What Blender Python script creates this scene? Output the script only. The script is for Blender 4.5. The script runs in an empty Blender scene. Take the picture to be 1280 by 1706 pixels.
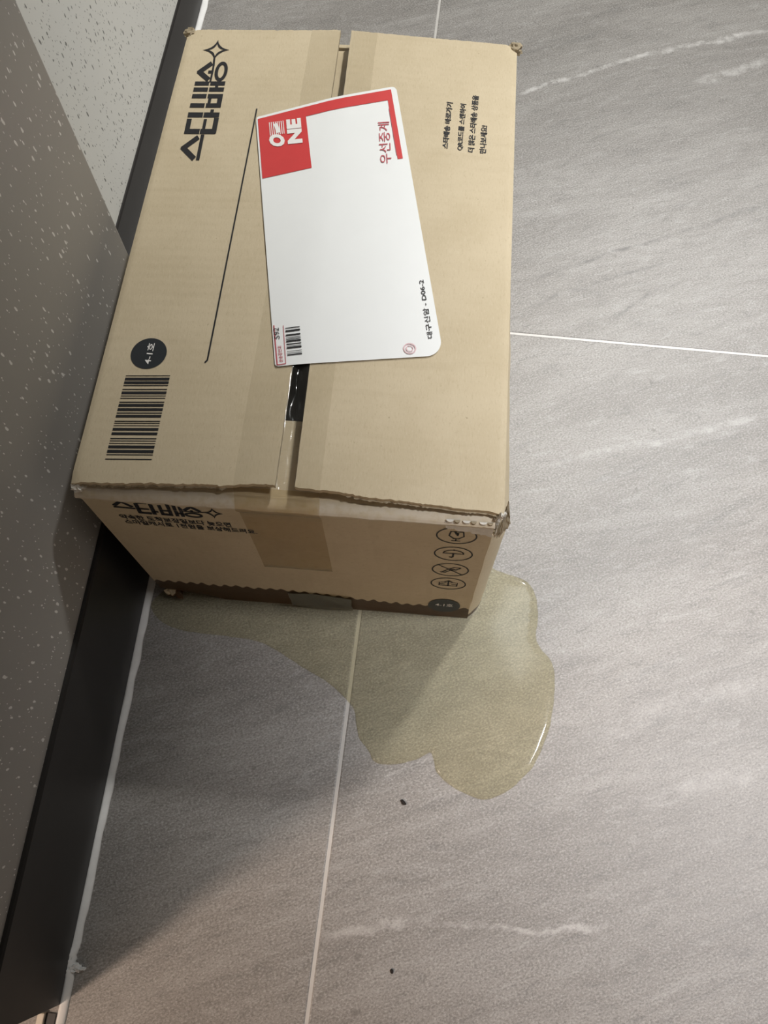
import bpy, bmesh, math, random
import numpy as np
from mathutils import Vector, Matrix, noise
from mathutils.geometry import delaunay_2d_cdt

random.seed(7)
sc = bpy.context.scene
COL = sc.collection

# ------------------------------------------------------------------ camera
F_PX, CX, CY = 1327.2, 640.0, 853.0
CAM = Vector((-0.05063, -0.18386, 0.65143))
ROT = Matrix(((0.99643891, -0.07343248, 0.04143871),
              (0.08378255, 0.91758009, -0.38862226),
              (-0.00948584, 0.39071018, 0.92046487)))
cam_data = bpy.data.cameras.new('camera')
cam_data.sensor_fit = 'VERTICAL'
cam_data.sensor_height = 36.0
cam_data.lens = F_PX / 1706.0 * 36.0
cam_data.clip_start = 0.01
cam = bpy.data.objects.new('camera', cam_data)
cam.matrix_world = Matrix.Translation(CAM) @ ROT.to_4x4()
COL.objects.link(cam)
sc.camera = cam

# ------------------------------------------------------------------ world, lamps, exposure
world = bpy.data.worlds.new('room_light')
sc.world = world
world.use_nodes = True
wb = world.node_tree.nodes['Background']
wb.inputs[0].default_value = (1.0, 0.92, 0.80, 1)
wb.inputs[1].default_value = 0.045


def area_lamp(name, loc, target, sx, sy, power, col):
    d = bpy.data.lights.new(name, 'AREA')
    d.shape = 'RECTANGLE'
    d.size, d.size_y = sx, sy
    d.energy = power
    d.color = col
    o = bpy.data.objects.new(name, d)
    o.location = loc
    o.rotation_euler = (Vector(target) - Vector(loc)).to_track_quat('-Z', 'Y').to_euler()
    COL.objects.link(o)
    return o


pd = bpy.data.lights.new('doorway_lamp', 'POINT')
pd.energy, pd.color, pd.shadow_soft_size = 158, (1.0, 0.76, 0.60), 0.16
po = bpy.data.objects.new('doorway_lamp', pd)
po.location = (-1.55, -1.33, 2.10)
COL.objects.link(po)


def downlight(name, loc, target, power, col, cone, blend, size):
    d = bpy.data.lights.new(name, 'SPOT')
    d.energy, d.color = power, col
    d.spot_size, d.spot_blend, d.shadow_soft_size = math.radians(cone), blend, size
    o = bpy.data.objects.new(name, d)
    o.location = loc
    o.rotation_euler = (Vector(target) - Vector(loc)).to_track_quat('-Z', 'Y').to_euler()
    COL.objects.link(o)


# recessed ceiling downlights over the passage, beyond and to the right of the parcel
downlight('ceiling_downlight_far', (0.86, 1.58, 2.35), (-0.07, 0.68, 0), 295, (1.0, 0.985, 0.95), 37, 1.0, 0.09)
downlight('ceiling_downlight_side', (1.10, 0.02, 2.35), (0.36, 0.06, 0), 290, (0.98, 0.98, 1.0), 29, 1.0, 0.12)
area_lamp('ceiling_panel', (0.47, 0.757, 2.38), (0.35, 0.6, 0), 0.20, 0.50, 2.2, (0.96, 1.0, 0.96))

sc.view_settings.view_transform = 'Standard'
sc.view_settings.look = 'None'
sc.view_settings.gamma = 1.0
sc.view_settings.use_curve_mapping = False
sc.view_settings.exposure = 0.08

# ------------------------------------------------------------------ geometry helpers
W, L, H = 0.259, 0.400, 0.2212          # parcel size: x from -W to 0, y from 0 to L


def ray(u, v):
    return ROT @ Vector(((u - CX) / F_PX, -(v - CY) / F_PX, -1.0))


def on_plane(u, v, val, axis):
    d = ray(u, v)
    return CAM + d * ((val - CAM[axis]) / d[axis])


def FL(u, v, z=0.0):
    return on_plane(u, v, z, 2)


def FR(u, v, y=0.0):
    return on_plane(u, v, y, 1)


RISE = 0.006


def ztop(x):
    return H + RISE * max(0.0, min(1.0, (x + W) / 0.122, (-x) / 0.127))


def TP(u, v):
    z = H
    for _ in range(12):
        p = on_plane(u, v, z, 2)
        z = ztop(p.x)
    return Vector((p.x, p.y, z))


def link(name, me, mat=None, parent=None):
    if mat is not None and not me.materials:
        me.materials.append(mat)
    o = bpy.data.objects.new(name, me)
    COL.objects.link(o)
    if parent is not None:
        o.parent = parent
        m = Matrix.Identity(4)
        q = parent
        while q is not None:
            m = q.matrix_basis.copy() @ m if q.parent is None else m
            q = q.parent
        top = parent
        while top.parent is not None:
            top = top.parent
        if parent is top:
            o.matrix_parent_inverse = Matrix.Translation(-top.location)
    return o


def mesh(name, verts, faces, mat=None, parent=None, smooth=False):
    me = bpy.data.meshes.new(name)
    me.from_pydata([tuple(v) for v in verts], [], faces)
    me.validate()
    me.update()
    if smooth:
        me.shade_smooth()
    return link(name, me, mat, parent)


def box(name, lo, hi, mat, parent=None, bev=0.0):
    bm = bmesh.new()
    bmesh.ops.create_cube(bm, size=1)
    for v in bm.verts:
        for i in range(3):
            v.co[i] = lo[i] if v.co[i] < 0 else hi[i]
    if bev:
        bmesh.ops.bevel(bm, geom=bm.edges[:], offset=bev, segments=2, affect='EDGES', profile=0.6)
    me = bpy.data.meshes.new(name)
    bm.to_mesh(me)
    bm.free()
    return link(name, me, mat, parent)


def sheet(name, fn, nu, nv, thick, mat, parent=None, skip=None, smooth=True):
    """grid surface fn(s,t) -> Vector with s,t in 0..1, thickened along -normal by vector thick"""
    verts, faces = [], []
    T = Vector(thick)
    for j in range(nv + 1):
        for i in range(nu + 1):
            verts.append(fn(i / nu, j / nv))
    n = len(verts)
    back = [v + T for v in verts]
    used = {}
    idx = lambda i, j: j * (nu + 1) + i
    edges = {}
    for j in range(nv):
        for i in range(nu):
            if skip and skip((i + .5) / nu, (j + .5) / nv):
                continue
            q = [idx(i, j), idx(i + 1, j), idx(i + 1, j + 1), idx(i, j + 1)]
            faces.append(q)
            faces.append([k + n for k in reversed(q)])
            for a, b in zip(q, q[1:] + q[:1]):
                edges[(a, b)] = 1
    for (a, b) in edges:
        if (b, a) not in edges:
            faces.append([b, a, a + n, b + n])
    o = mesh(name, verts + back, faces, mat, parent)
    bm = bmesh.new()
    bm.from_mesh(o.data)
    bmesh.ops.delete(bm, geom=[v for v in bm.verts if not v.link_faces], context='VERTS')
    bmesh.ops.recalc_face_normals(bm, faces=bm.faces)
    bm.to_mesh(o.data)
    bm.free()
    if smooth:
        o.data.shade_smooth()
        o.data.set_sharp_from_angle(angle=math.radians(40))
    return o


def tag(o, label, cat=None, kind=None, group=None):
    o['label'] = label
    if cat:
        o['category'] = cat
    if kind:
        o['kind'] = kind
    if group:
        o['group'] = group
    return o


# ------------------------------------------------------------------ material helpers
class NT:
    def __init__(self, name):
        self.mat = bpy.data.materials.new(name)
        self.mat.use_nodes = True
        self.t = self.mat.node_tree
        self.n = self.t.nodes
        self.bsdf = self.n['Principled BSDF']
        self.out = self.n['Material Output']
        self._pos = None

    def node(self, typ, **kw):
        nd = self.n.new(typ)
        for k, v in kw.items():
            setattr(nd, k, v)
        return nd

    def put(self, sock, val):
        if isinstance(val, bpy.types.NodeSocket):
            self.t.links.new(val, sock)
        elif val is not None:
            sock.default_value = val

    def pos(self):
        if self._pos is None:
            self._pos = self.node('ShaderNodeNewGeometry').outputs['Position']
        return self._pos

    def mapping(self, rot=(0, 0, 0), scale=(1, 1, 1), loc=(0, 0, 0), src=None):
        m = self.node('ShaderNodeMapping')
        m.inputs['Rotation'].default_value = rot
        m.inputs['Scale'].default_value = scale
        m.inputs['Location'].default_value = loc
        self.put(m.inputs['Vector'], src or self.pos())
        return m.outputs[0]

    def noise(self, vec, scale, detail=4, rough=0.55, dist=0.0):
        n = self.node('ShaderNodeTexNoise')
        self.put(n.inputs['Vector'], vec)
        n.inputs['Scale'].default_value = scale
        n.inputs['Detail'].default_value = detail
        n.inputs['Roughness'].default_value = rough
        n.inputs['Distortion'].default_value = dist
        return n.outputs[0]

    def math(self, op, a, b=None, c=None, clamp=False):
        n = self.node('ShaderNodeMath', operation=op)
        n.use_clamp = clamp
        for i, x in enumerate((a, b, c)):
            if x is not None:
                self.put(n.inputs[i], x)
        return n.outputs[0]

    def step(self, v, lo, hi, to0=0.0, to1=1.0):
        n = self.node('ShaderNodeMapRange', interpolation_type='SMOOTHSTEP')
        self.put(n.inputs[0], v)
        n.inputs[1].default_value, n.inputs[2].default_value = lo, hi
        n.inputs[3].default_value, n.inputs[4].default_value = to0, to1
        return n.outputs[0]

    def mix(self, fac, a, b):
        n = self.node('ShaderNodeMix', data_type='RGBA')
        self.put(n.inputs[0], fac)
        for s, x in ((n.inputs[6], a), (n.inputs[7], b)):
            if isinstance(x, tuple) and len(x) == 3:
                x = x + (1,)
            self.put(s, x)
        return n.outputs[2]

    def bump(self, height, strength, dist):
        n = self.node('ShaderNodeBump')
        self.put(n.inputs['Height'], height)
        n.inputs['Strength'].default_value = strength
        n.inputs['Distance'].default_value = dist
        self.put(self.bsdf.inputs['Normal'], n.outputs[0])

    def sep(self):
        s = self.node('ShaderNodeSeparateXYZ')
        self.put(s.inputs[0], self.pos())
        return s.outputs

    def base(self, col=None, rough=None, spec=None):
        if isinstance(col, tuple) and len(col) == 3:
            col = col + (1,)
        self.put(self.bsdf.inputs['Base Color'], col)
        self.put(self.bsdf.inputs['Roughness'], rough)
        if spec is not None:
            self.bsdf.inputs['Specular IOR Level'].default_value = spec
        return self.mat


def plain(name, col, rough=0.6, spec=0.4, nscale=0, namp=0.12):
    m = NT(name)
    c = col
    if nscale:
        d = tuple(x * (1 - namp) for x in col)
        e = tuple(min(1, x * (1 + namp)) for x in col)
        c = m.mix(m.noise(m.pos(), nscale), d, e)
    return m.base(c, rough, spec)


# --- floor tile stone
def stone():
    m = NT('stone_tile')
    def turned(deg, scale, loc=(0, 0, 0)):
        r_ = m.mapping(rot=(0, 0, math.radians(-deg)))
        return m.mapping(scale=scale, loc=loc, src=r_)
    along = turned(27, (5.0, 34.0, 10.0))
    along2 = turned(19, (2.4, 12.0, 5.0), (.7, .3, 0))
    mid = turned(24, (40, 120, 60))
    fine = turned(22, (520, 760, 600))
    c = m.mix(m.step(m.noise(along2, 1.6, 7, .66, .8), .34, .68), (.240, .226, .210), (.312, .298, .280))
    c = m.mix(m.math('MULTIPLY', m.step(m.noise(along, 1.3, 8, .70, .9), .54, .70), .50), c, (.165, .160, .153))
    c = m.mix(m.math('MULTIPLY', m.step(m.noise(turned(17, (5, 30, 9), (3, 1, 0)), 1.4, 9, .74, 1.2), .56, .74), .55), c, (.46, .455, .44))
    md = m.noise(mid, 1.0, 5, .7, .5)
    c = m.mix(m.math('MULTIPLY', m.step(md, .52, .70), .40), c, (.42, .415, .40))
    c = m.mix(m.math('MULTIPLY', m.step(md, .48, .32), .40), c, (.15, .145, .137))
    grain = m.noise(fine, 1.0, 4, .75)
    c = m.mix(m.math('MULTIPLY', m.step(grain, .50, .66), .55), c, (.54, .53, .51))
    c = m.mix(m.math('MULTIPLY', m.step(grain, .50, .36), .55), c, (.10, .094, .086))
    dots = m.noise(m.mapping(loc=(4, 2, 0)), 95, 2, .5)
    c = m.mix(m.math('MULTIPLY', m.step(dots, .70, .78), .55), c, (.13, .12, .11))
    # individual pale and dark veins, each a wavering line across the stone
    xs = m.sep()
    wob = m.math('SUBTRACT', m.noise(m.pos(), 22, 9, .75), .5)
    wob2 = m.math('SUBTRACT', m.noise(m.pos(), 5, 2, .5), .5)
    brk = m.noise(m.mapping(loc=(1, 5, 0)), 60, 7, .75)
    for (a, b, wd, amt, colr) in VEINS:
        d = Vector((b.x - a.x, b.y - a.y))
        ln = d.length
        d /= ln
        t = m.math('ADD', m.math('MULTIPLY', m.math('SUBTRACT', xs[0], a.x), d.x), m.math('MULTIPLY', m.math('SUBTRACT', xs[1], a.y), d.y))
        s = m.math('ADD', m.math('MULTIPLY', m.math('SUBTRACT', xs[0], a.x), -d.y), m.math('MULTIPLY', m.math('SUBTRACT', xs[1], a.y), d.x))
        s = m.math('ADD', s, m.math('ADD', m.math('MULTIPLY', wob, .022), m.math('MULTIPLY', wob2, .03)))
        line = m.step(m.math('ABSOLUTE', s), wd, wd * .2)
        ends = m.math('MULTIPLY', m.step(t, -.01, .03), m.step(t, ln + .01, ln - .03))
        k = m.math('MULTIPLY', m.math('MULTIPLY', line, ends), m.step(brk, .36, .66))
        c = m.mix(m.math('MULTIPLY', k, amt), c, colr)
    hgt = m.math('ADD', m.math('MULTIPLY', grain, .45), m.math('MULTIPLY', md, .9))
    m.bump(hgt, .45, .0010)
    r = m.math('ADD', .34, m.math('MULTIPLY', grain, .22))
    return m.base(m.mix(.14, c, (.02, .018, .016)), r, .5)


WHITE_V, DARK_V = (.66, .65, .635), (.13, .125, .12)
VEINS = [
    (FL(855, 158), FL(1130, 78), .0045, .75, WHITE_V),
    (FL(1100, 85), FL(1290, 45), .005, .8, WHITE_V),
    (FL(1150, 135), FL(1290, 95), .008, .6, WHITE_V),
    (FL(890, 470), FL(1290, 330), .0035, .75, DARK_V),
    (FL(870, 515), FL(1120, 435), .003, .65, DARK_V),
    (FL(1010, 540), FL(1120, 470), .003, .7, DARK_V),
    (FL(880, 780), FL(1290, 690), .005, .3, WHITE_V),
    (FL(535, 1570), FL(720, 1540), .005, .55, WHITE_V),
    (FL(700, 1545), FL(1020, 1550), .0028, .6, WHITE_V),
    (FL(620, 1300), FL(735, 1255), .003, .35, WHITE_V),
    (FL(960, 1230), FL(1290, 1120), .010, .22, WHITE_V),
    (FL(1050, 1340), FL(1290, 1270), .010, .25, WHITE_V),
    (FL(470, 1150), FL(570, 1100), .003, .5, DARK_V),
    (FL(420, 1210), FL(560, 1150), .0035, .5, DARK_V),
]


# --- cardboard; axis = direction across which the flutes repeat (0 x, 1 y, 2 none)
def cardboard(name, axis, wet=None):
    m = NT(name)
    p = m.pos()
    xs = m.sep()
    blot = m.noise(p, 22, 5, .6)
    fib = m.noise(m.mapping(scale=(900, 260, 500) if axis else (260, 900, 260)), 1.0, 3, .7)
    c = m.mix(m.step(blot, .3, .7), (.560, .472, .322), (.605, .515, .360))
    c = m.mix(m.math('MULTIPLY', m.step(fib, .52, .75), .35), c, (.66, .58, .43))
    c = m.mix(m.math('MULTIPLY', m.step(fib, .46, .30), .35), c, (.45, .365, .235))
    spots = m.noise(m.mapping(loc=(3, 1, 2)), 260, 2)
    c = m.mix(m.math('MULTIPLY', m.step(spots, .74, .80), .5), c, (.27, .20, .12))
    # handling scuffs along the flutes
    sc_ = m.noise(m.mapping(scale=(7, 60, 7) if axis else (60, 7, 7)), 1.2, 5, .6)
    c = m.mix(m.math('MULTIPLY', m.step(sc_, .56, .75), .28), c, (.48, .395, .26))
    rough = .78
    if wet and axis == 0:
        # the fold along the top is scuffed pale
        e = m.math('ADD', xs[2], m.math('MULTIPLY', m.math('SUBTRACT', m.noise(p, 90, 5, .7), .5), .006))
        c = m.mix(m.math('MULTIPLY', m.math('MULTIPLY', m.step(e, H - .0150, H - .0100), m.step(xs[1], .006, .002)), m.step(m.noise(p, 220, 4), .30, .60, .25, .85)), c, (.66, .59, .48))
    wave = m.math('SINE', m.math('MULTIPLY', xs[axis], 2 * math.pi / .0075)) if axis < 2 else 0.0
    if wet:
        # liquid soaked up from the floor; its front climbs the flutes in scallops
        hx = m.math('ADD', m.step(xs[0], *wet[0]), m.math('MULTIPLY', m.math('SINE', m.math('MULTIPLY', xs[0], 2 * math.pi / .0092)), .0022))
        hx = m.math('ADD', hx, m.math('MULTIPLY', m.math('SUBTRACT', m.noise(m.mapping(scale=(60, 60, 0)), 1.0, 3), .5), .010))
        k = m.step(m.math('SUBTRACT', xs[2], hx), .0012, -.0006)
        c = m.mix(k, c, (.072, .036, .013))
        rough = m.math('SUBTRACT', .78, m.math('MULTIPLY', k, .35))
    h = m.math('ADD', m.math('MULTIPLY', wave, .13), m.math('ADD', m.math('MULTIPLY', m.noise(p, 60, 4), 1.6), m.math('MULTIPLY', fib, .5)))
    m.bump(h, .28, .0007)
    return m.base(c, rough, .22)


# --- speckled wall panels
def speckled(name, ground, fleck, vscale, keep, size, shade2):
    m = NT(name)
    g = m.mix(m.noise(m.pos(), 9, 5, .6), ground, shade2)
    for k, (sc2, kp, sz) in enumerate(((vscale, keep, size), (vscale * 1.9, keep + .06, size * .85))):
        v = m.node('ShaderNodeTexVoronoi', voronoi_dimensions='2D')
        cmb = m.node('ShaderNodeCombineXYZ')
        m.put(cmb.inputs[0], m.math('ADD', m.math('MULTIPLY', m.sep()[2], .12), m.sep()[1]))
        m.put(cmb.inputs[1], m.math('MULTIPLY', m.sep()[2], .40))
        wv = m.node('ShaderNodeVectorMath', operation='ADD')
        m.put(wv.inputs[0], m.mapping(loc=(k * 3.1, k, 0), src=cmb.outputs[0]))
        nn = m.node('ShaderNodeTexNoise')
        nn.inputs['Scale'].default_value = 160
        m.put(nn.inputs['Vector'], m.pos())
        sc3 = m.node('ShaderNodeVectorMath', operation='SCALE')
        m.put(sc3.inputs[0], nn.outputs['Color'])
        sc3.inputs['Scale'].default_value = .002
        m.put(wv.inputs[1], sc3.outputs[0])
        m.put(v.inputs['Vector'], wv.outputs[0])
        v.inputs['Scale'].default_value = sc2
        sp = m.node('ShaderNodeSeparateColor')
        m.put(sp.inputs[0], v.outputs['Color'])
        pick = m.math('GREATER_THAN', sp.outputs[0], kp)
        rad = m.math('MULTIPLY_ADD', sp.outputs[1], sz, sz * .35)
        inside = m.step(m.math('SUBTRACT', rad, v.outputs['Distance']), -.02, .03)
        g = m.mix(m.math('MULTIPLY', m.math('MULTIPLY', pick, inside), .9), g, fleck)
    m.bump(m.noise(m.pos(), 220, 3), .08, .0006)
    return m.base(g, .42, .4)


def film(name, tint, cloud, cloud_amt, ior, rough, nscale=30, lo=.3, hi=.7):
    """clear film or liquid: tinted see-through body with some cloudiness and a glossy skin"""
    m = NT(name)
    m.n.remove(m.bsdf)
    tr = m.node('ShaderNodeBsdfTransparent')
    tr.inputs[0].default_value = tint + (1,)
    df = m.node('ShaderNodeBsdfDiffuse')
    df.inputs[0].default_value = cloud + (1,)
    a = m.node('ShaderNodeMixShader')
    front = m.math('SUBTRACT', 1.0, m.node('ShaderNodeNewGeometry').outputs['Backfacing'])
    m.put(a.inputs[0], m.math('MULTIPLY', m.math('MULTIPLY', m.step(m.noise(m.pos(), nscale, 4), lo, hi, .55, 1.0), cloud_amt), front))
    m.put(a.inputs[1], tr.outputs[0])
    m.put(a.inputs[2], df.outputs[0])
    gl = m.node('ShaderNodeBsdfGlossy')
    gl.inputs['Roughness'].default_value = rough
    fr = m.node('ShaderNodeFresnel')
    fr.inputs[0].default_value = ior
    b = m.node('ShaderNodeMixShader')
    m.put(b.inputs[0], m.math('MULTIPLY', fr.outputs[0], front))
    m.put(b.inputs[1], a.outputs[0])
    m.put(b.inputs[2], gl.outputs[0])
    m.put(m.out.inputs[0], b.outputs[0])
    return m.mat


M_stone = stone()
M_grout = plain('grout', (.50, .485, .46), .42, .5, 120)
M_caulk = plain('white_caulk', (.78, .78, .765), .5, .4, 90, .15)
M_black = plain('black_skirting', (.020, .018, .017), .42, .38, 40, .2)
M_wall_near = speckled('taupe_speckled_panel', (.345, .332, .314), (.88, .87, .84), 175, .66, .13, (.375, .36, .34))
M_wall_far = speckled('pale_speckled_panel', (.70, .70, .665), (.13, .13, .12), 175, .42, .13, (.76, .76, .725))
M_wall_plain = plain('off_white_wall', (.78, .76, .72), .8, .2, 6, .03)
M_card_top = cardboard('cardboard_flap', 1)
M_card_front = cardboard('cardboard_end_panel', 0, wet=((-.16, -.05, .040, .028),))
M_card_side = cardboard('cardboard_side_panel', 1, wet=((-.02, .02, .012, .010),))
M_torn = plain('torn_paper', (.72, .69, .62), .9, .1, 300, .16)
M_flute = plain('fluting_paper', (.37, .31, .215), .9, .1, 300, .2)
M_ink = plain('black_ink', (.018, .018, .020), .55, .3, 400, .25)
M_navy = plain('badge_ink', (.014, .018, .022), .45, .4, 300, .2)
M_label = plain('label_paper', (.84, .86, .85), .42, .45, 60, .02)
M_red = plain('label_red', (.62, .052, .052), .42, .45, 80, .06)
M_redtxt = plain('label_red_print', (.50, .10, .12), .5, .3, 200, .1)
M_pink = plain('label_pink_print', (.72, .50, .52), .5, .3, 200, .15)
M_white = plain('white_print', (.85, .83, .80), .5, .3, 200, .03)
M_tape = film('clear_tape', (.988, .986, .98), (.5, .48, .42), .05, 1.35, .10, 60)
M_tape_front = film('clear_tape_end', (.945, .915, .85), (.40, .35, .27), .07, 1.25, .22, 60)
M_liquid = film('cloudy_liquid', (.950, .938, .870), (.70, .665, .50), .13, 1.33, .10, 55)
M_crumb = plain('dark_crumb', (.02, .017, .015), .8, .2, 500, .3)
M_sill = plain('cream_metal', (.66, .61, .52), .35, .5, 50, .05)

# ------------------------------------------------------------------ floor: grout bed and single tiles
floor = box('floor', (-3.0, -2.45, -.03), (2.4, 2.4, -.0007), M_grout)
tag(floor, 'grey stone-look tiled floor with narrow pale joints', None, 'structure')
TILE, GAP = 0.64, 0.0026
g0 = FL(598, 1035)
h0 = FL(857, 555)
ga = math.radians(-1.75)                       # the tile grid runs a little askew to the parcel
ex, ey = Vector((math.cos(ga), math.sin(ga), 0)), Vector((-math.sin(ga), math.cos(ga), 0))
# corner where the two visible joints cross
rel = Vector((h0.x - g0.x, h0.y - g0.y, 0))
corner = Vector((g0.x, g0.y, 0)) + ey * rel.dot(ey)
bm = bmesh.new()
bmesh.ops.create_cube(bm, size=1)
for v in bm.verts:
    v.co = Vector((v.co.x * (TILE - GAP), v.co.y * (TILE - GAP), v.co.z * .01 - .005))
bmesh.ops.bevel(bm, geom=[e for e in bm.edges if all(v.co.z > -.001 for v in e.verts) or abs(e.verts[0].co.z - e.verts[1].co.z) > .005], offset=.0011, segments=2, affect='EDGES', profile=.6)
tile_me = bpy.data.meshes.new('tile')
bm.to_mesh(tile_me)
bm.free()
tile_me.materials.append(M_stone)
for j in range(-5, 3):
    for i in range(-4, 3):
        t = bpy.data.objects.new('tile', tile_me)
        t.location = corner + ex * ((i + .5) * TILE) + ey * ((j + .5) * TILE)
        t.rotation_euler = (0, 0, ga)
        t.parent = floor
        COL.objects.link(t)

# ------------------------------------------------------------------ walls, skirting, caulk
WX, WY0, WY1 = -0.279, -0.303, 0.207
w = box('wall_left', (-.46, WY0, 0), (WX, WY1, 2.4), M_wall_near, None, .0015)
tag(w, 'taupe wall panel with white flecks beside the parcel', None, 'structure')
w = box('wall_recess', (-.50, .1, 0), (-.360, 2.3, 2.4), M_wall_far)
tag(w, 'pale wall panel with dark flecks, set back behind the parcel', None, 'structure')


w = box('wall_back_bounce', (-3.0, -2.45, 0), (2.4, -2.35, 2.4), M_wall_plain)  # unseen wall, added to bounce warm lamp light onto the box front
tag(w, 'plain off-white wall behind the photographer, unseen, added to bounce light', None, 'structure')


def skirting(name, xw, xf, y0, y1, h, label):
    prof = [(xw, 0), (xf, 0), (xf, h - .0015), (xf - .0012, h), (xw, h)]
    n = 24
    verts, faces = [], []
    for i in range(n + 1):
        y = y0 + (y1 - y0) * i / n
        for (x, z) in prof:
            verts.append((x, y, z))
    m = len(prof)
    for i in range(n):
        for k in range(m):
            a, b = i * m + k, i * m + (k + 1) % m
            faces.append((a, b, b + m, a + m))
    faces.append(tuple(range(m)))
    faces.append(tuple(reversed(range(n * m, n * m + m))))
    o = mesh(name, verts, faces, M_black)
    bm = bmesh.new(); bm.from_mesh(o.data)
    bmesh.ops.recalc_face_normals(bm, faces=bm.faces)
    bm.to_mesh(o.data); bm.free()
    return tag(o, label, None, 'structure')


skirting('baseboard_left', WX, -.2755, WY0, WY1, .117, 'tall black skirting on the taupe wall')
skirting('baseboard_recess', -.360, -.3575, .1, 2.3, .056, 'low black skirting on the pale set-back wall')


def bead(name, x0, wdt, y0, y1, label, n=240, blob=None, amp=.0005):
    verts, faces = [], []
    K = 6
    for i in range(n + 1):
        y = y0 + (y1 - y0) * i / n
        ww = wdt + amp * 2.2 * noise.noise(Vector((y * 60, 3, x0)))
        xo = x0 + amp * noise.noise(Vector((y * 40, 7, x0)))
        hh = .0032
        if blob:
            for (yb, s, dx, extra) in blob:
                k = math.exp(-((y - yb) / s) ** 2)
                k *= .35 + 1.5 * abs(noise.noise(Vector((y * 420, 2, 1)))) + .8 * abs(noise.noise(Vector((y * 1300, 5, 1))))
                ww += extra * k
                xo += dx * k
                hh += .002 * k
        for k in range(K + 1):
            a = math.pi / 2 * k / K
            verts.append((xo + ww * math.sin(a), y, -.0002 + hh * math.cos(a)))
        verts.append((xo, y, -.0002))
    m = K + 2
    for i in range(n):
        for k in range(m):
            a, b = i * m + k, i * m + (k + 1) % m
            faces.append((a, b, b + m, a + m))
    faces.append(tuple(range(m)))
    faces.append(tuple(reversed(range(n * m, n * m + m))))
    o = mesh(name, verts, faces, M_caulk, None, True)
    bm = bmesh.new(); bm.from_mesh(o.data)
    bmesh.ops.recalc_face_normals(bm, faces=bm.faces)
    bm.to_mesh(o.data); bm.free()
    return tag(o, label, None, 'structure')


trim1 = bead('trim_1', -.2758, .0058, -.42, WY1, 'white caulk bead along the foot of the tall black skirting', 500, [(FL(122, 1600).y, .010, -.0004, -.0012)])
# torn, crumbly lumps where the bead has come loose near the wall end
for kx, (u, v, sx, sy, rz) in enumerate(((113, 1584, .0026, .0050, .2), (117, 1600, .0022, .0058, -.3), (123, 1612, .0062, .0028, .1), (133, 1612, .0042, .0015, -.1), (101, 1591, .0018, .0024, .5), (111, 1617, .0040, .0022, .3))):
    bm = bmesh.new()
    bmesh.ops.create_icosphere(bm, subdivisions=3, radius=1)
    c0 = FL(u, v)
    for vv in bm.verts:
        n_ = vv.co.normalized()
        kk = 1 + .55 * noise.noise(n_ * 2.2 + Vector((kx * 3.1, 0, 0))) + .45 * noise.noise(n_ * 6 + Vector((0, kx * 2.3, 0)))
        x_, y_ = n_.x * sx * kk, n_.y * sy * kk
        vv.co = Vector((max(-.2756, c0.x + x_ * math.cos(rz) - y_ * math.sin(rz)), c0.y + x_ * math.sin(rz) + y_ * math.cos(rz), max(0, .0012 + n_.z * .0030 * kk)))
    me = bpy.data.meshes.new('caulk_lump')
    bm.to_mesh(me); bm.free()
    link('caulk_lump', me, M_caulk, trim1)
bead('trim_2', -.3577, .0065, .207, 2.3, 'white caulk bead along the foot of the low black skirting')
# doorway just past the end of the near wall: a cream floor rail and a dark slot
tag(box('trim_3', (-.2895, -.9, 0), (-.2845, -.309, .004), M_sill, None, .0008), 'cream floor rail in the doorway past the wall end', None, 'structure')
tag(box('trim_4', (-.2842, -.9, 0), (-.2775, -.309, .0012), M_black), 'dark slot beside the cream floor rail', None, 'structure')

# ------------------------------------------------------------------ the parcel
parcel = bpy.data.objects.new('cardboard_box', None)
parcel.location = (-W / 2, L / 2, 0)
parcel.empty_display_size = .05
COL.objects.link(parcel)
tag(parcel, 'taped brown cardboard delivery box with a shipping label, leaking onto the floor', 'box')


def nz(x, y, z=0.0):
    return noise.noise(Vector((x, y, z)))


# front end panel with its rolled fold and inner flap
prof = [(0.0, 0.0), (0.0, .004), (0.0, .012), (0.0, .03), (0, .06), (0, .10), (0, .14), (0, .18), (0.0, H - .020), (-.0014, H - .0135), (-.0032, H - .0110),
        (-.0034, H - .0090), (-.0018, H - .0070), (.0022, H - .0058), (.008, H - .0062), (.030, H - .0070), (.055, H - .0078)]
NP = len(prof) - 1


def front_fn(s, t):
    k = min(NP - 1e-6, t * NP)
    i = int(k)
    f = k - i
    y = prof[i][0] * (1 - f) + prof[i + 1][0] * f
    z = prof[i][1] * (1 - f) + prof[i + 1][1] * f
    xl = -W + .0005
    if z < .018 and y < .002:
        xl += .022 * (1 - z / .018)          # crushed lower corner
        y += .004 * (1 - z / .018) * max(0, 1 - s * 8)
    xr = -.0040 + .002 * max(0, 1 - z / .05)
    x = xl + (xr - xl) * s
    if z > H - .021 and y < .012:
        z += .0007 * nz(x * 90, z * 40) - .0006
        y += .0006 * nz(x * 120, 9)
    return Vector((x, y, z))


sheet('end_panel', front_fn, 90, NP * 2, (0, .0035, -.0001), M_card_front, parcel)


# long side panels, back panel, base
def right_fn(s, t):
    y, z = .0005 + (s ** 1.7) * (L - .001), t * (H - .0045)
    k = min(1.0, max(0.0, (H - .012 - z) / .05))
    k = k * k * (3 - 2 * k)
    bul = .0125 * (1 - math.exp(-y / .010)) * k * (1 - .6 * s)
    x = -.0038 * math.exp(-y / .010) + bul + .0006 * nz(y * 30, z * 30)
    return Vector((x, y, z))


def right_skip(s, t):
    y, z = (s ** 1.7) * L, t * (H - .0045)
    return z > H - .034 + y * 1.3 + .004 * nz(y * 300, 1) and y < .03


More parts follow.
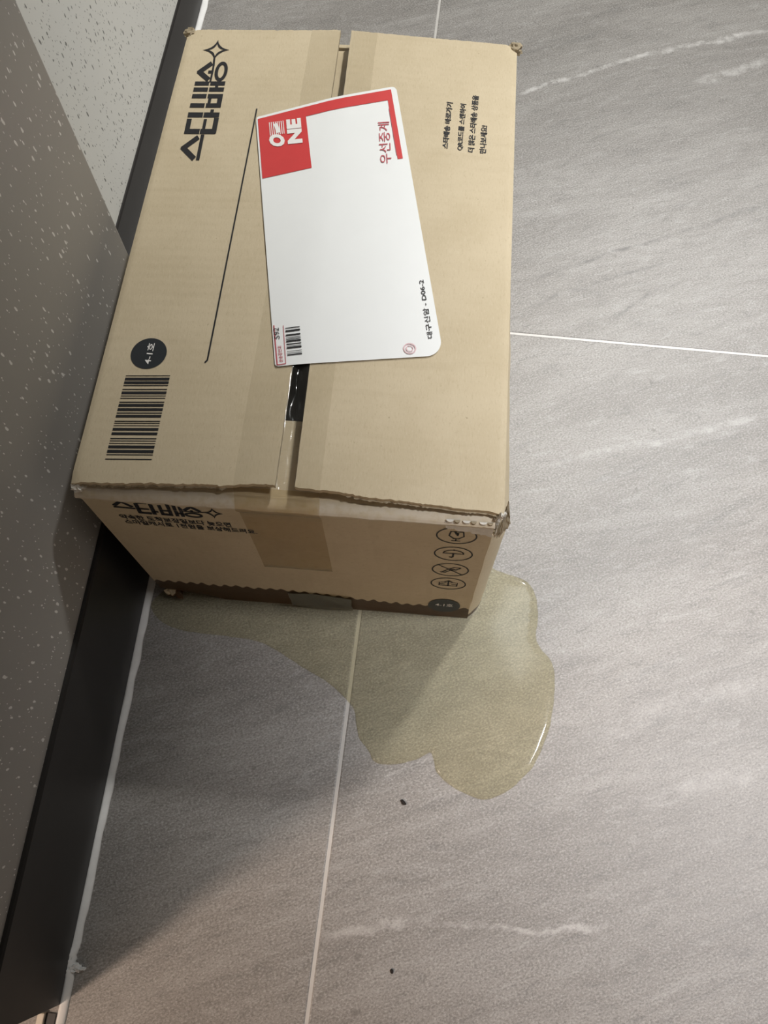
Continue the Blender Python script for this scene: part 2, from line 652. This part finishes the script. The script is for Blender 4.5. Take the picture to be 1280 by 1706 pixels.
sheet('side_panel', right_fn, 70, 40, (-.0035, .0004, 0), M_card_side, parcel, right_skip)
sheet('side_panel', lambda s, t: Vector((-W, .002 + s * (L - .004), .016 + t * (H - .0205))), 10, 10, (.0035, 0, 0), M_card_side, parcel)
sheet('end_panel', lambda s, t: Vector((-W + .004 + s * (W - .008), L - .002, t * (H - .0055))), 10, 10, (0, -.0035, 0), M_card_side, parcel)
sheet('inner_flap', lambda s, t: Vector((-W + .006 + s * (W - .012), L - .004 - t * .115, H - .0075 - .0005 * t)), 10, 6, (0, 0, -.0035), M_card_top, parcel)
sheet('base_panel', lambda s, t: Vector((-W + .030 + s * (W - .036), .006 + t * (L - .012), .0042)), 8, 8, (0, 0, -.0035), M_card_side, parcel)

# top flaps
gapL0, gapL1 = TP(460, 806).x, TP(571, 37).x      # inner edge of the left flap, near and far
gapR0, gapR1 = TP(491, 812).x, TP(588, 36).x


def edge_near(x):
    c = max(0.0, min((x + W) / .122, -x / .127, 1.0))
    rag = .0009 * nz(x * 260, 1) + .0006 * nz(x * 700, 4) + .0012 * nz(x * 45, 8)
    return .0020 + .0052 * c + rag


def edge_far(x):
    return L - .0008 + .0006 * nz(x * 200, 5) + .0005 * nz(x * 600, 2)


def left_fn(s, t):
    xi = gapL0 + (gapL1 - gapL0) * t + .0005 * nz(t * 60, 3) + .0004 * nz(t * 200, 3)
    x = -W - .0005 + (xi + W) * s
    y = edge_near(x) + (edge_far(x) - edge_near(x)) * t
    cr = .0025 * math.exp(-((x + W) ** 2 + (y - L) ** 2) / .00003) + .002 * math.exp(-((x + W) ** 2 + y ** 2) / .00003)
    z = ztop(x) - cr - .0012 * max(0, 1 - s * 40) + .0004 * nz(x * 14, y * 14)
    return Vector((x, y, z))


def right_top_fn(s, t):
    xi = gapR0 + (gapR1 - gapR0) * t + .0005 * nz(t * 60, 13) + .0004 * nz(t * 200, 13)
    x = xi + (.0005 - xi) * s
    y = edge_near(x) + (edge_far(x) - edge_near(x)) * t
    cr = .003 * math.exp(-(x ** 2 + (y - L) ** 2) / .00003) + .002 * math.exp(-(x ** 2 + y ** 2) / .00003)
    z = ztop(x) - cr - .0012 * max(0, s * 40 - 39) + .0004 * nz(x * 14, y * 14 + 5)
    return Vector((x, y, z))


flapL = sheet('top_flap', left_fn, 90, 60, (0, 0, -.0036), M_card_top, parcel)
flapR = sheet('top_flap', right_top_fn, 90, 60, (0, 0, -.0036), M_card_top, parcel)

# frayed board edges: rough grey strip hanging under the near edges of both flaps
for nm, a, b in (('frayed_edge', -W + .004, gapL0 - .030), ('frayed_edge', gapR0 + .030, -.004)):
    n = 70
    verts, faces = [], []
    for i in range(n + 1):
        x = a + (b - a) * i / n
        y = edge_near(x)
        z = ztop(x)
        verts += [(x, y + .0012, z - .0030), (x, y - .0008 + .0010 * nz(x * 500, 2), z - .0034), (x, y - .0004 + .0012 * nz(x * 420, 6), z - .0041 - .0010 * abs(nz(x * 380, 3))), (x, y + .0018, z - .0040)]
    for i in range(n):
        for k in range(4):
            q, r = i * 4 + k, i * 4 + (k + 1) % 4
            faces.append((q, r, r + 4, q + 4))
    mesh(nm, verts, faces, M_flute, parcel)

# packing tape over the seam, dipping into the gap and running down the end panel
TX0, TX1 = -.160, -.1085


def tape_fn(s, t):
    if t < .8:                                   # on top, far to near
        y = L - .002 + (.0045 - (L - .002)) * (t / .8)
        x = TX0 + (TX1 - TX0) * s
        tt = (y / L)
        gl = gapL0 + (gapL1 - gapL0) * tt
        gr = gapR0 + (gapR1 - gapR0) * tt
        z = ztop(x) + .0007
        if gl < x < gr:
            k = math.sin(math.pi * (x - gl) / (gr - gl))
            z -= .0024 * k * (1 + .5 * nz(y * 60, x * 200)) + .0006 * nz(y * 130 + x * 300, 3)
        return Vector((x, y, z))
    k = (t - .8) / .2
    path = [(.0045, H + .0066), (.0035, H + .0030), (-.0010, H - .0046), (-.0044, H - .0082), (-.0042, H - .0112), (-.0010, H - .020), (-.0006, .150), (-.0006, .098)]
    kk = min(len(path) - 1 - 1e-6, k * (len(path) - 1))
    i = int(kk)
    f = kk - i
    y = path[i][0] * (1 - f) + path[i + 1][0] * f
    z = path[i][1] * (1 - f) + path[i + 1][1] * f
    x = TX0 + (TX1 - TX0) * s + .002 * k * (1 - 2 * s) * .3
    if i < 2:
        z -= (H + .0066 - ztop(x)) * (1 - k * 3)
    return Vector((x, y, z))


def split_tape(name, t0, t1, mat, nv):
    sheet(name, lambda s, t: tape_fn(s, t0 + (t1 - t0) * t), 40, nv, (0, .00004, -.00008), mat, parcel)


split_tape('packing_tape', 0, .8, M_tape, 110)
split_tape('packing_tape', .8, 1.0, M_tape_front, 42)
# loose tape end folded up from the base
p0, p1 = FR(480, 984), FR(586, 1000)
sheet('base_tape', lambda s, t: Vector((p0.x + (p1.x - p0.x) * s + .001 * nz(s * 5, t * 3), -.0010 - .0012 * abs(math.sin(3 * s + 2 * t)), .001 + t * (p0.z - .0015 - .010 * max(0, s - .7)))), 20, 12, (0, -.0002, 0),
      film('loose_tape_end', (.70, .68, .60), (.26, .25, .20), .35, 1.5, .12, 90), parcel)

# torn strip and opened fluting at the near right corner
q = [FR(742, 863), FR(823, 874), FR(820, 892), FR(743, 877)]
sheet('torn_strip', lambda s, t: (q[0] * (1 - s) + q[1] * s) * t + (q[3] * (1 - s) + q[2] * s + Vector((0, 0, .0030 * nz(s * 9, 2) + .0016 * nz(s * 30, 4)))) * (1 - t) + Vector((0, -.0011 - .0016 * t, 0)), 40, 6, (0, .0003, 0), M_torn, parcel)
ft, fb = H - .0060, q[0].z - .004
for i in range(6):
    x0 = q[0].x + (.0 - q[0].x - .004) * (i + .1) / 6
    wd = .0034 if i % 2 == 1 else .0047
    zt = ft - .001 * (i / 6)
    verts, faces = [], []
    for k in range(7):
        a = math.pi * k / 6
        for z in (q[0].z + (q[1].z - q[0].z) * i / 6 - .001, zt):
            verts.append((x0 + wd * .5 - wd * .5 * math.cos(a), -.0012 - .0016 * math.sin(a), z))
    for k in range(6):
        faces.append((2 * k, 2 * k + 2, 2 * k + 3, 2 * k + 1))
    faces += [tuple(range(0, 14, 2)), tuple(range(13, 0, -2))]
    mesh('flute', verts, faces, M_torn if i % 2 == 0 else M_flute, parcel)
# scrap of liner bent outwards at the corner
r = [FR(838, 864, .004), FR(848, 852, .004), FR(851, 888, .004), FR(831, 896, .004)]
sheet('torn_scrap', lambda s, t: (r[0] * (1 - s) + r[1] * s) * (1 - t) + (r[3] * (1 - s) + r[2] * s) * t + Vector((0, .006 * s + .0015 * nz(s * 6, t * 6), .0025 * nz(s * 11, t * 2) * t)), 14, 14, (-.0002, .0009, 0), M_flute, parcel)
r2 = [FR(822, 872, -.001), FR(836, 862, -.001), FR(845, 868, .001), FR(822, 902, .001)]
sheet('crushed_corner', lambda s, t: (r2[0] * (1 - s) + r2[1] * s) * (1 - t) + (r2[3] * (1 - s) + r2[2] * s) * t + Vector((0, .004 * abs(nz(s * 7, t * 7)) + .004 * t * s, 0)), 16, 16, (-.0003, .0012, 0), M_torn, parcel,
      lambda s, t: (t > .35 and s < .75 and nz(s * 5, t * 4, 2) > -.15))
# crumpled wads at the other bruised corners
for (c, rr, mt, seed) in ((Vector((-W + .001, L - .002, H - .002)), .0045, M_flute, 1), (Vector((-.0005, L - .001, H - .003)), .0050, M_flute, 2),
                          (Vector((-W + .003, .003, H - .006)), .0045, M_torn, 3), (Vector((-W + .009, .004, .010)), .0080, M_card_side, 4)):
    bm = bmesh.new()
    bmesh.ops.create_icosphere(bm, subdivisions=3, radius=1)
    for v in bm.verts:
        n = v.co.normalized()
        k = rr * (1 + .55 * noise.noise(n * 2.3 + Vector((seed, 0, 0))) + .35 * noise.noise(n * 6 + Vector((0, seed, 0))))
        v.co = c + Vector((n.x * k, n.y * k, n.z * k * .75))
    me = bpy.data.meshes.new('crushed_corner')
    bm.to_mesh(me); bm.free()
    link('crushed_corner', me, mt, parcel)

# ------------------------------------------------------------------ printing on the parcel
_txt = {}


def glyphs(body, bold):
    """unit-box triangle mesh of a line of type"""
    key = (body, bold)
    if key in _txt:
        return _txt[key]
    cu = bpy.data.curves.new('type', 'FONT')
    cu.body = body
    cu.size = 1.0
    cu.offset = bold
    cu.resolution_u = 3
    o = bpy.data.objects.new('type', cu)
    COL.objects.link(o)
    bpy.context.view_layer.update()
    me = bpy.data.meshes.new_from_object(o.evaluated_get(bpy.context.evaluated_depsgraph_get()))
    vs = [v.co.copy() for v in me.vertices]
    fs = [tuple(p.vertices) for p in me.polygons]
    bpy.data.objects.remove(o)
    bpy.data.curves.remove(cu)
    bpy.data.meshes.remove(me)
    x0, x1 = min(v.x for v in vs), max(v.x for v in vs)
    y0, y1 = min(v.y for v in vs), max(v.y for v in vs)
    vs = [((v.x - x0) / (x1 - x0), (v.y - y0) / (y1 - y0)) for v in vs]
    _txt[key] = (vs, fs)
    return _txt[key]


def printed(name, vs2, faces, o, ex_, ey_, lift, mat, parent, drape=True):
    out = []
    for (s, t) in vs2:
        p = o + ex_ * s + ey_ * t
        if drape:
            p.z = ztop(p.x) + lift + .0004 * nz(p.x * 14, p.y * 14 + (5 if p.x > -.13 else 0))
        else:
            p = p + Vector((0, -lift, 0))
        out.append(p)
    return mesh(name, out, faces, mat, parent)


def stroke(vs, fs, pts, wd, closed=False):
    pts = [Vector(p) for p in pts]
    n = len(pts)
    for i in range(n if closed else n - 1):
        a, b = pts[i], pts[(i + 1) % n]
        d = b - a
        if d.length < 1e-9:
            continue
        d.normalize()
        e = d * (wd * .35)
        nrm = Vector((-d.y, d.x)) * (wd / 2)
        k = len(vs)
        vs += [tuple(a - e - nrm), tuple(b + e - nrm), tuple(b + e + nrm), tuple(a - e + nrm)]
        fs.append((k, k + 1, k + 2, k + 3))


def arc(cx, cy, rx, ry, a0=0, a1=360, n=40):
    return [(cx + rx * math.cos(math.radians(a0 + (a1 - a0) * i / n)), cy + ry * math.sin(math.radians(a0 + (a1 - a0) * i / n))) for i in range(n + 1)]


def ring(vs, fs, cx, cy, rx, ry, wd, n=48):
    k = len(vs)
    for i in range(n):
        a = 2 * math.pi * i / n
        vs.append((cx + rx * math.cos(a), cy + ry * math.sin(a)))
        vs.append((cx + (rx - wd) * math.cos(a), cy + (ry - wd) * math.sin(a)))
    for i in range(n):
        j = (i + 1) % n
        fs.append((k + 2 * i, k + 2 * j, k + 2 * j + 1, k + 2 * i + 1))


def logo():
    vs, fs = [], []
    B = .31
    bar = lambda *p, w=B: stroke(vs, fs, p, w)
    bar((.12, 1.12), (.70, 1.85), (1.30, 1.12)); bar((.05, .80), (1.45, .80), w=.22)
    bar((1.68, 1.85), (2.40, 1.85)); bar((1.72, 1.85), (1.72, 1.15)); bar((1.72, .82), (2.42, .82), w=.2); bar((1.72, .9), (1.72, .13)); bar((1.72, .13), (2.45, .13))
    bar((2.75, 1.90), (2.75, 1.15)); bar((2.75, .88), (2.75, .1)); bar((2.75, .5), (3.02, .5), w=.22)
    for x in (3.35, 3.95, 4.38, 4.78):
        bar((x, 1.90), (x, 1.15), w=.27); bar((x, .88), (x, .1), w=.27)
    bar((3.35, .80), (3.95, .80), w=.2); bar((3.35, .15), (3.95, .15)); bar((4.38, .52), (4.78, .52), w=.2)
    bar((5.08, 1.22), (5.55, 1.85), (6.08, 1.22)); bar((5.55, 1.2), (5.55, 1.0), w=.2)
    stroke(vs, fs, [(4.9, 1.00), (5.5, .99), (6.0, 1.0), (6.25, 1.03), (6.5, 1.05)], .13)
    ring(vs, fs, 5.58, .42, .66, .42, .22)
    k = len(vs)
    n = 10
    out, inn = [], []
    tips = [(7.75, 1.05), (7.05, 1.95), (6.35, 1.05), (7.05, .15)]
    for i in range(4):
        a, b = Vector(tips[i]), Vector(tips[(i + 1) % 4])
        m_ = Vector((7.05, 1.05)) + (Vector(((a.x + b.x) / 2, (a.y + b.y) / 2)) - Vector((7.05, 1.05))) * .34
        for j in range(n):
            t = j / n
            p = a * (1 - t) ** 2 + m_ * (2 * t * (1 - t)) + b * t ** 2
            out.append(tuple(p))
            c = Vector((7.05, 1.05))
            inn.append(tuple(c + (p - c) * .62))
    vs += out + inn
    m_ = len(out)
    for i in range(m_):
        j = (i + 1) % m_
        fs.append((k + i, k + j, k + m_ + j, k + m_ + i))
    return [(x / 7.75, y / 2) for x, y in vs], fs


INK_LIFT = .00030


def top_print(name, vs, fs, p_start, p_end, p_up, mat, parent, lift=INK_LIFT):
    o = TP(*p_start)
    return printed(name, vs, fs, o, TP(*p_end) - o, TP(*p_up) - o, lift, mat, parent)


def top_text(name, body, p_start, p_end, p_up, mat, parent, bold=.0, lift=INK_LIFT):
    vs, fs = glyphs(body, bold)
    return top_print(name, vs, fs, p_start, p_end, p_up, mat, parent, lift)


# left flap
lv, lf = logo()
top_print('printed_logo', lv, lf, (351, 267), (389.5, 66.5), (297.6, 266.7), M_ink, flapL)
vs, fs = [], []
a, b, c = TP(428, 182), TP(347, 594), TP(342, 604)
o = Vector((0, 0, 0))
pts = [a + (b - a) * i / 12 for i in range(13)] + [b + (c - b) * .55 + Vector((.0006, -.0004, 0)), c]
stroke(vs, fs, [(p.x, p.y) for p in pts], .0011)
printed('printed_line', vs, fs, o, Vector((1, 0, 0)), Vector((0, 1, 0)), INK_LIFT, M_ink, flapL)
ctr = TP(248, 589)
rad = (TP(277.5, 589) - TP(218, 589)).length / 2
vs = [(ctr.x, ctr.y)] + [(ctr.x + rad * math.cos(2 * math.pi * i / 48), ctr.y + rad * math.sin(2 * math.pi * i / 48)) for i in range(48)]
fs = [(0, 1 + i, 1 + (i + 1) % 48) for i in range(48)]
printed('printed_badge', vs, fs, o, Vector((1, 0, 0)), Vector((0, 1, 0)), INK_LIFT, M_navy, flapL)
top_text('badge_lettering', '4-1호', (250.5, 607.5), (259, 572.5), (239, 606.5), M_white, flapL, .012, .0006)
BARS = [(345, 5), (368, 18), (393, 18), (413, 6), (440, 6), (463, 18), (484, 5), (500, 6), (527, 7), (548, 18), (577, 18), (600, 7), (621, 18), (655, 6), (668, 4), (684, 4), (708, 18), (737, 17), (769, 6), (784, 5), (800, 5), (823, 18), (852, 20), (873, 6), (902, 6)]
vs, fs = [], []
for (v, h) in BARS:
    t0, t1 = (v - h / 2 - 342) / 563, (v + h / 2 - 342) / 563
    k = len(vs)
    vs += [(t0, 0), (t1, 0), (t1, 1), (t0, 1)]
    fs.append((k, k + 1, k + 2, k + 3))
top_print('printed_barcode', vs, fs, (210, 625.5), (175.5, 766), (284, 625.5), M_ink, flapL)
# right flap
top_text('printed_text', '스타배송 바로가기', (747, 248.3), (755, 171.5), (736.5, 246.5), M_ink, flapR, .040)
top_text('printed_text', 'QR코드를 스캔하여', (771.6, 251.5), (778.2, 174), (760.6, 250), M_ink, flapR, .028)
top_text('printed_text', '더 많은 스타배송 상품을', (790.2, 254.5), (798.4, 160), (779, 253), M_ink, flapR, .028)
top_text('printed_text', '만나보세요!', (810.2, 256.5), (813, 210), (798.8, 255.2), M_ink, flapR, .028)


# end panel
def front_print(name, vs, fs, o, ex_, ey_, mat, lift=INK_LIFT, parent=None):
    return printed(name, vs, fs, o, ex_, ey_, lift, mat, parent or endp, False)


endp = [c_ for c_ in COL.objects if c_.name == 'end_panel'][0]
o1 = FR(195, 851.5)
front_print('printed_logo', lv, lf, o1, FR(375, 866) - o1, Vector((.0015, 0, .0190)), M_ink)
for body, s_, e_ in (('약속한 도착보장일보다 늦으면', (203, 863.5), (387, 878)), ('스마일캐시로 1천원을 보상해드려요.', (211, 871.5), (430, 889.5))):
    o1 = FR(*s_)
    gv, gf = glyphs(body, .022)
    front_print('printed_text', gv, gf, o1, FR(*e_) - o1, Vector((0, 0, .0078)), M_ink)


def icon(n):
    vs, fs = [], []
    S = lambda *p, w=.07, c=False: stroke(vs, fs, p, w, c)
    ring(vs, fs, 0, 0, 1, 1, .075)
    if n == 0:      # broken glass
        S((-.30, .5), (-.36, .0), (-.12, -.35), (.12, -.35), (.36, .0), (.30, .5), c=True)
        S((0, -.35), (0, -.62)); S((-.2, -.62), (.2, -.62)); S((-.1, .5), (-.02, .22), (.06, .32), (.04, .05), w=.10)
    if n == 1:      # umbrella
        S(*(arc(0, .05, .52, .48, 0, 180, 16) + [(-.52, .05)]), c=True); S((0, .05), (0, -.42), (-.06, -.5), (-.16, -.46), w=.10); S((0, .5), (0, .62))
    if n == 2:      # no hooks
        S((-.70, .70), (.70, -.70)); S((-.45, -.45), (-.1, .1), (.2, .4), (.52, .36), (.3, .02), (.0, -.05), (-.25, -.45), (-.5, -.42)); S((-.1, .1), (.25, .1))
    if n == 3:      # this side up on a tray
        S((-.5, .2), (-.5, -.35), (.5, -.35), (.5, .2)); S((0, -.35), (0, .5), w=.10); S((-.2, .3), (0, .52), (.2, .3)); S((-.5, -.1), (-.2, -.1)); S((.2, -.1), (.5, -.1)); S((-.4, .2), (-.12, .2)); S((.12, .2), (.4, .2))
    return vs, fs


for n, (u, v, ru, rv) in enumerate(((761, 892.5, 35, 13.5), (755.5, 922.5, 33, 11.5), (750.5, 949, 31.5, 10.5), (747, 972, 30, 9.5))):
    c_ = FR(u, v)
    gx = (FR(u + ru, v) - FR(u - ru, v)).x / 2
    gz = (FR(u, v - rv) - FR(u, v + rv)).z / 2
    iv, jf = icon(n)
    front_print('handling_symbol', iv, jf, c_, Vector((gx, 0, 0)), Vector((0, 0, gz)), M_ink)
c_ = FR(740, 1008)
gx = (FR(767, 1008) - FR(713, 1008)).x / 2
gz = (FR(740, 999) - FR(740, 1019.5)).z / 2
c_.z = max(c_.z, gz + .0005)
vs = [(0, 0)] + [(math.cos(2 * math.pi * i / 48), math.sin(2 * math.pi * i / 48)) for i in range(48)]
fs = [(0, 1 + i, 1 + (i + 1) % 48) for i in range(48)]
front_print('printed_badge', vs, fs, c_, Vector((gx, 0, 0)), Vector((0, 0, gz)), M_navy, .0006)
gv, gf = glyphs('4-1호', .012)
front_print('badge_lettering', gv, gf, c_ + Vector((-.55 * gx, 0, -.02 * gz)), Vector((1.1 * gx, 0, 0)), Vector((0, 0, .42 * gz)), M_white, .0009)

# ------------------------------------------------------------------ shipping label across both flaps
LB = [TP(459, 613), TP(739, 594), TP(660, 146), TP(427, 198)]     # near-left, near-right, far-right, far-left
lw = (LB[1] - LB[0]).length
lh = (LB[3] - LB[0]).length


def lab(s, t, lift):
    p = (LB[0] * (1 - s) + LB[1] * s) * (1 - t) + (LB[3] * (1 - s) + LB[2] * s) * t
    p.z = ztop(p.x) + lift
    return p


def label_fn(s, t):
    for (cs, ct, r_) in ((1, 0, .011), (1, 1, .004), (0, 0, .0022), (0, 1, .002)):
        rs, rt = r_ / lw, r_ / lh
        ds = (s - (1 - rs)) / rs if cs else (rs - s) / rs
        dt = (t - (1 - rt)) / rt if ct else (rt - t) / rt
        if ds > 0 and dt > 0:
            m_ = math.hypot(ds, dt)
            k = max(ds, dt) / m_
            ds, dt = ds * k, dt * k
            s = (1 - rs) + ds * rs if cs else rs - ds * rs
            t = (1 - rt) + dt * rt if ct else rt - dt * rt
    return lab(s, t, .0014)


def label_grid(i, n, marks):
    return i


_us = sorted(set([i / 40 for i in range(41)] + [1 - .011 / lw * k / 6 for k in range(7)] + [.0022 / lw * k / 3 for k in range(4)]))
_vs = sorted(set([i / 60 for i in range(61)] + [.011 / lh * k / 6 for k in range(7)]))
nu, nv = len(_us) - 1, len(_vs) - 1
label = sheet('shipping_label', lambda s, t: label_fn(_us[round(s * nu)], _vs[round(t * nv)]), nu, nv, (0, 0, -.00018), M_label, parcel)
label['label'] = 'white shipping label with red header stuck across the seam'
LL = .0017


def label_quads(name, quads, mat, lift=LL):
    vs, fs = [], []
    for qd in quads:
        P = [TP(*p) for p in qd]
        n = 16
        for i in range(n):
            k = len(vs)
            for f in (i / n, (i + 1) / n):
                for (x, y) in ((P[0], P[1]), (P[3], P[2])):
                    pass
            for f, e in ((i / n, 0), ((i + 1) / n, 0), ((i + 1) / n, 1), (i / n, 1)):
                p = (P[0] * (1 - f) + P[1] * f) if e == 0 else (P[3] * (1 - f) + P[2] * f)
                p = p.copy()
                p.z = ztop(p.x) + lift
                vs.append(p)
            fs.append((k, k + 1, k + 2, k + 3))
    return mesh(name, vs, fs, mat, label)


def lpx(s, t):
    """label coordinate -> point on the label"""
    return lab(s, t, LL)


def label_strip(name, strips, mat, lift=LL):
    vs, fs = [], []
    for (s0, t0, s1, t1) in strips:
        n = 14
        m_ = 14
        k = len(vs)
        for j in range(m_ + 1):
            for i in range(n + 1):
                vs.append(lab(s0 + (s1 - s0) * i / n, t0 + (t1 - t0) * j / m_, lift))
        for j in range(m_):
            for i in range(n):
                a_ = k + j * (n + 1) + i
                fs.append((a_, a_ + 1, a_ + n + 2, a_ + n + 1))
    return mesh(name, vs, fs, mat, label)


label_strip('red_header', [(.012, .72, .345, .988), (.345, .945, .925, .988), (.925, .70, .960, .988)], M_red)
top_text('header_lettering', 'O', (476.3, 248.4), (474.3, 227.8), (450, 247.5), M_white, label, .06, .0021)
top_text('header_lettering', 'NE', (505, 241.5), (501.5, 200.5), (480.5, 244), M_white, label, .06, .0021)
vs, fs = [], []
for i in range(8):
    stroke(vs, fs, [(0, i / 8 + .05), (1, i / 8 + .05)], .055)
stroke(vs, fs, [(.22, .42), (.78, .52)], .26)
top_print('header_emblem', vs, fs, (475.5, 226), (473.5, 205), (449.5, 229.5), M_white, label, .0021)
top_text('label_text', '우선중계', (653, 275), (648.8, 206), (633.5, 276.5), M_redtxt, label, 0, .0019)
label_quads('label_rule', [((648, 184), (661, 262), (662, 262), (649, 184))], M_redtxt, .0019)
label_quads('number_frame', [((456.0, 545), (461.8, 611.5), (463.8, 611.3), (458.0, 545)), ((472.2, 545), (476.4, 608.8), (477.4, 608.7), (473.2, 545)), ((462, 611.5), (477.2, 609), (477, 607.8), (462, 610.0))], M_redtxt, .0019)
top_text('label_text', '운송장번호', (472.6, 606), (469.6, 578.5), (466, 606.4), M_redtxt, label, .01, .0019)
top_text('label_text', '592', (467.4, 567.2), (465.2, 549), (458.2, 568), M_ink, label, .0, .0021)
vs, fs = [], []
for (v, h) in [(315, 14), (368, 30), (443, 26), (488, 10), (518, 12), (552, 28), (603, 16), (640, 9), (668, 26), (728, 8), (762, 8), (792, 18)]:
    k = len(vs)
    t0, t1 = (v - h / 2 - 300) / 500, (v + h / 2 - 300) / 500
    vs += [(t0, 0), (t1, 0), (t1, 1), (t0, 1)]
    fs.append((k, k + 1, k + 2, k + 3))
top_print('label_barcode', vs, fs, (476, 548.5), (479.6, 595.2), (500, 545.5), M_ink, label, .0019)
top_text('label_text', '대구신암 - D06-2', (722.2, 565.8), (706.2, 469), (712.6, 567), M_ink, label, .008, .0019)
c_ = TP(682.8, 583.5)
vs, fs = [], []
ring(vs, fs, c_.x, c_.y, .0041, .0041, .0008)
ring(vs, fs, c_.x, c_.y, .0024, .0024, .0006)
printed('label_stamp', vs, fs, Vector((0, 0, 0)), Vector((1, 0, 0)), Vector((0, 1, 0)), .0019, M_pink, label)

# ------------------------------------------------------------------ puddle
OUT = [(822, 946), (850, 957), (880, 970), (894, 996), (897, 1030), (893, 1060), (904, 1084), (921, 1105), (925, 1150), (918, 1204), (906, 1240), (890, 1275),
       (860, 1307), (832, 1325), (805, 1332), (775, 1322), (746, 1305), (728, 1286), (723, 1264), (716, 1254), (698, 1263), (665, 1273), (638, 1273), (622, 1267),
       (613, 1248), (600, 1232), (594, 1212), (589, 1180), (568, 1156), (545, 1136), (515, 1118), (485, 1099), (455, 1080), (425, 1067), (380, 1060), (330, 1054), (285, 1044), (256, 1022), (262, 992)]
P2 = [FL(u, v, .001) for u, v in OUT]
P2 = [Vector((p.x, p.y)) for p in P2]
P2 += [Vector((-.225, .030)), Vector((-.15, .050)), Vector((-.06, .060)), Vector((.000, .062))]


def catmull(P, sub):
    r_ = []
    n = len(P)
    for i in range(n):
        a, b, c, d = P[i - 1], P[i], P[(i + 1) % n], P[(i + 2) % n]
        for k in range(sub):
            t = k / sub
            r_.append(.5 * ((2 * b) + (c - a) * t + (2 * a - 5 * b + 4 * c - d) * t * t + (3 * b - a - 3 * c + d) * t ** 3))
    return r_


PB = catmull(P2, 6)
PB = [p + Vector((.0006 * nz(p.x * 150, p.y * 150), .0006 * nz(p.x * 150, p.y * 150, 7))) for p in PB]


_A = np.array([(p.x, p.y) for p in PB])
_B = np.roll(_A, 1, axis=0)
_AB = _B - _A
_LL = np.maximum(1e-12, (_AB ** 2).sum(1))


def inside(p):
    c1 = (_A[:, 1] > p.y) != (_B[:, 1] > p.y)
    dy = np.where(np.abs(_AB[:, 1]) < 1e-12, 1e-12, _AB[:, 1])
    return bool((c1 & (p.x < _AB[:, 0] * (p.y - _A[:, 1]) / dy + _A[:, 0])).sum() % 2)


def bdist(p):
    q_ = np.array((p.x, p.y)) - _A
    t = np.clip((q_ * _AB).sum(1) / _LL, 0, 1)
    return float(np.sqrt(((q_ - _AB * t[:, None]) ** 2).sum(1).min()))


inner = []
x0, x1 = min(p.x for p in PB), max(p.x for p in PB)
y0, y1 = min(p.y for p in PB), max(p.y for p in PB)
stp = .0055
j = 0
y = y0
while y < y1:
    x = x0 + (stp / 2 if j % 2 else 0)
    while x < x1:
        p = Vector((x, y))
        if inside(p) and bdist(p) > .0060:
            inner.append(p)
        x += stp
    y += stp * .87
    j += 1
# rings just inside the rim carry the rounded meniscus
n = len(PB)
for off in (.0006, .0014, .0026, .0042):
    for i in range(n):
        tn = (PB[(i + 1) % n] - PB[i - 1]).normalized()
        for sg in (1, -1):
            p = PB[i] + Vector((-tn.y, tn.x)) * off * sg
            if inside(p) and bdist(p) > off * .85:
                inner.append(p)
                break
allp = PB + inner
vo, eo, fo, _, _, _ = delaunay_2d_cdt(allp, [(i, (i + 1) % n) for i in range(n)], [], 1, 1e-6)


def depth(p):
    d = bdist(p)
    k = min(1.0, d / .0055)
    hh = .0023 * math.sqrt(max(0, 1 - (1 - k) ** 2))
    thin = max(0.12, min(1.0, (p.x + .215) / .10))         # only a wet film next to the skirting
    return hh * thin + .00025 * nz(p.x * 25, p.y * 25) * k


topv = [Vector((p.x, p.y, .0002 + max(0, depth(p)))) for p in vo]
N = len(topv)
botv = [Vector((p.x, p.y, .0001)) for p in vo]
faces = [tuple(f) for f in fo] + [tuple(i + N for i in reversed(f)) for f in fo]
ec = {}
for f in fo:
    for a, b in zip(f, list(f[1:]) + [f[0]]):
        ec[(a, b)] = 1
for (a, b) in ec:
    if (b, a) not in ec:
        faces.append((b, a, a + N, b + N))
pud = mesh('puddle', topv + botv, faces, M_liquid, None, True)
bm = bmesh.new(); bm.from_mesh(pud.data)
bmesh.ops.recalc_face_normals(bm, faces=bm.faces)
bm.to_mesh(pud.data); bm.free()
pud.data.shade_smooth()
tag(pud, 'cloudy yellowish puddle spreading from under the cardboard box', 'puddle')

# ------------------------------------------------------------------ crumbs on the floor
for (u, v, sx, sy, rz, lbl) in ((672, 1337, .0028, .0014, -.7, 'larger dark crumb on the floor just below the puddle'), (653, 1618, .0012, .0016, .3, 'tiny dark crumb on the floor near the bottom of the picture')):
    bm = bmesh.new()
    bmesh.ops.create_icosphere(bm, subdivisions=2, radius=1)
    for vv in bm.verts:
        k = 1 + .4 * noise.noise(vv.co * 2 + Vector((u, 0, 0)))
        vv.co = Vector((vv.co.x * sx * k, vv.co.y * sy * k, (vv.co.z + 1) * .0008))
    me = bpy.data.meshes.new('crumb')
    bm.to_mesh(me); bm.free()
    c_ = link('crumb', me, M_crumb)
    c_.location = FL(u, v)
    c_.rotation_euler = (0, 0, rz)
    tag(c_, lbl, 'crumb')
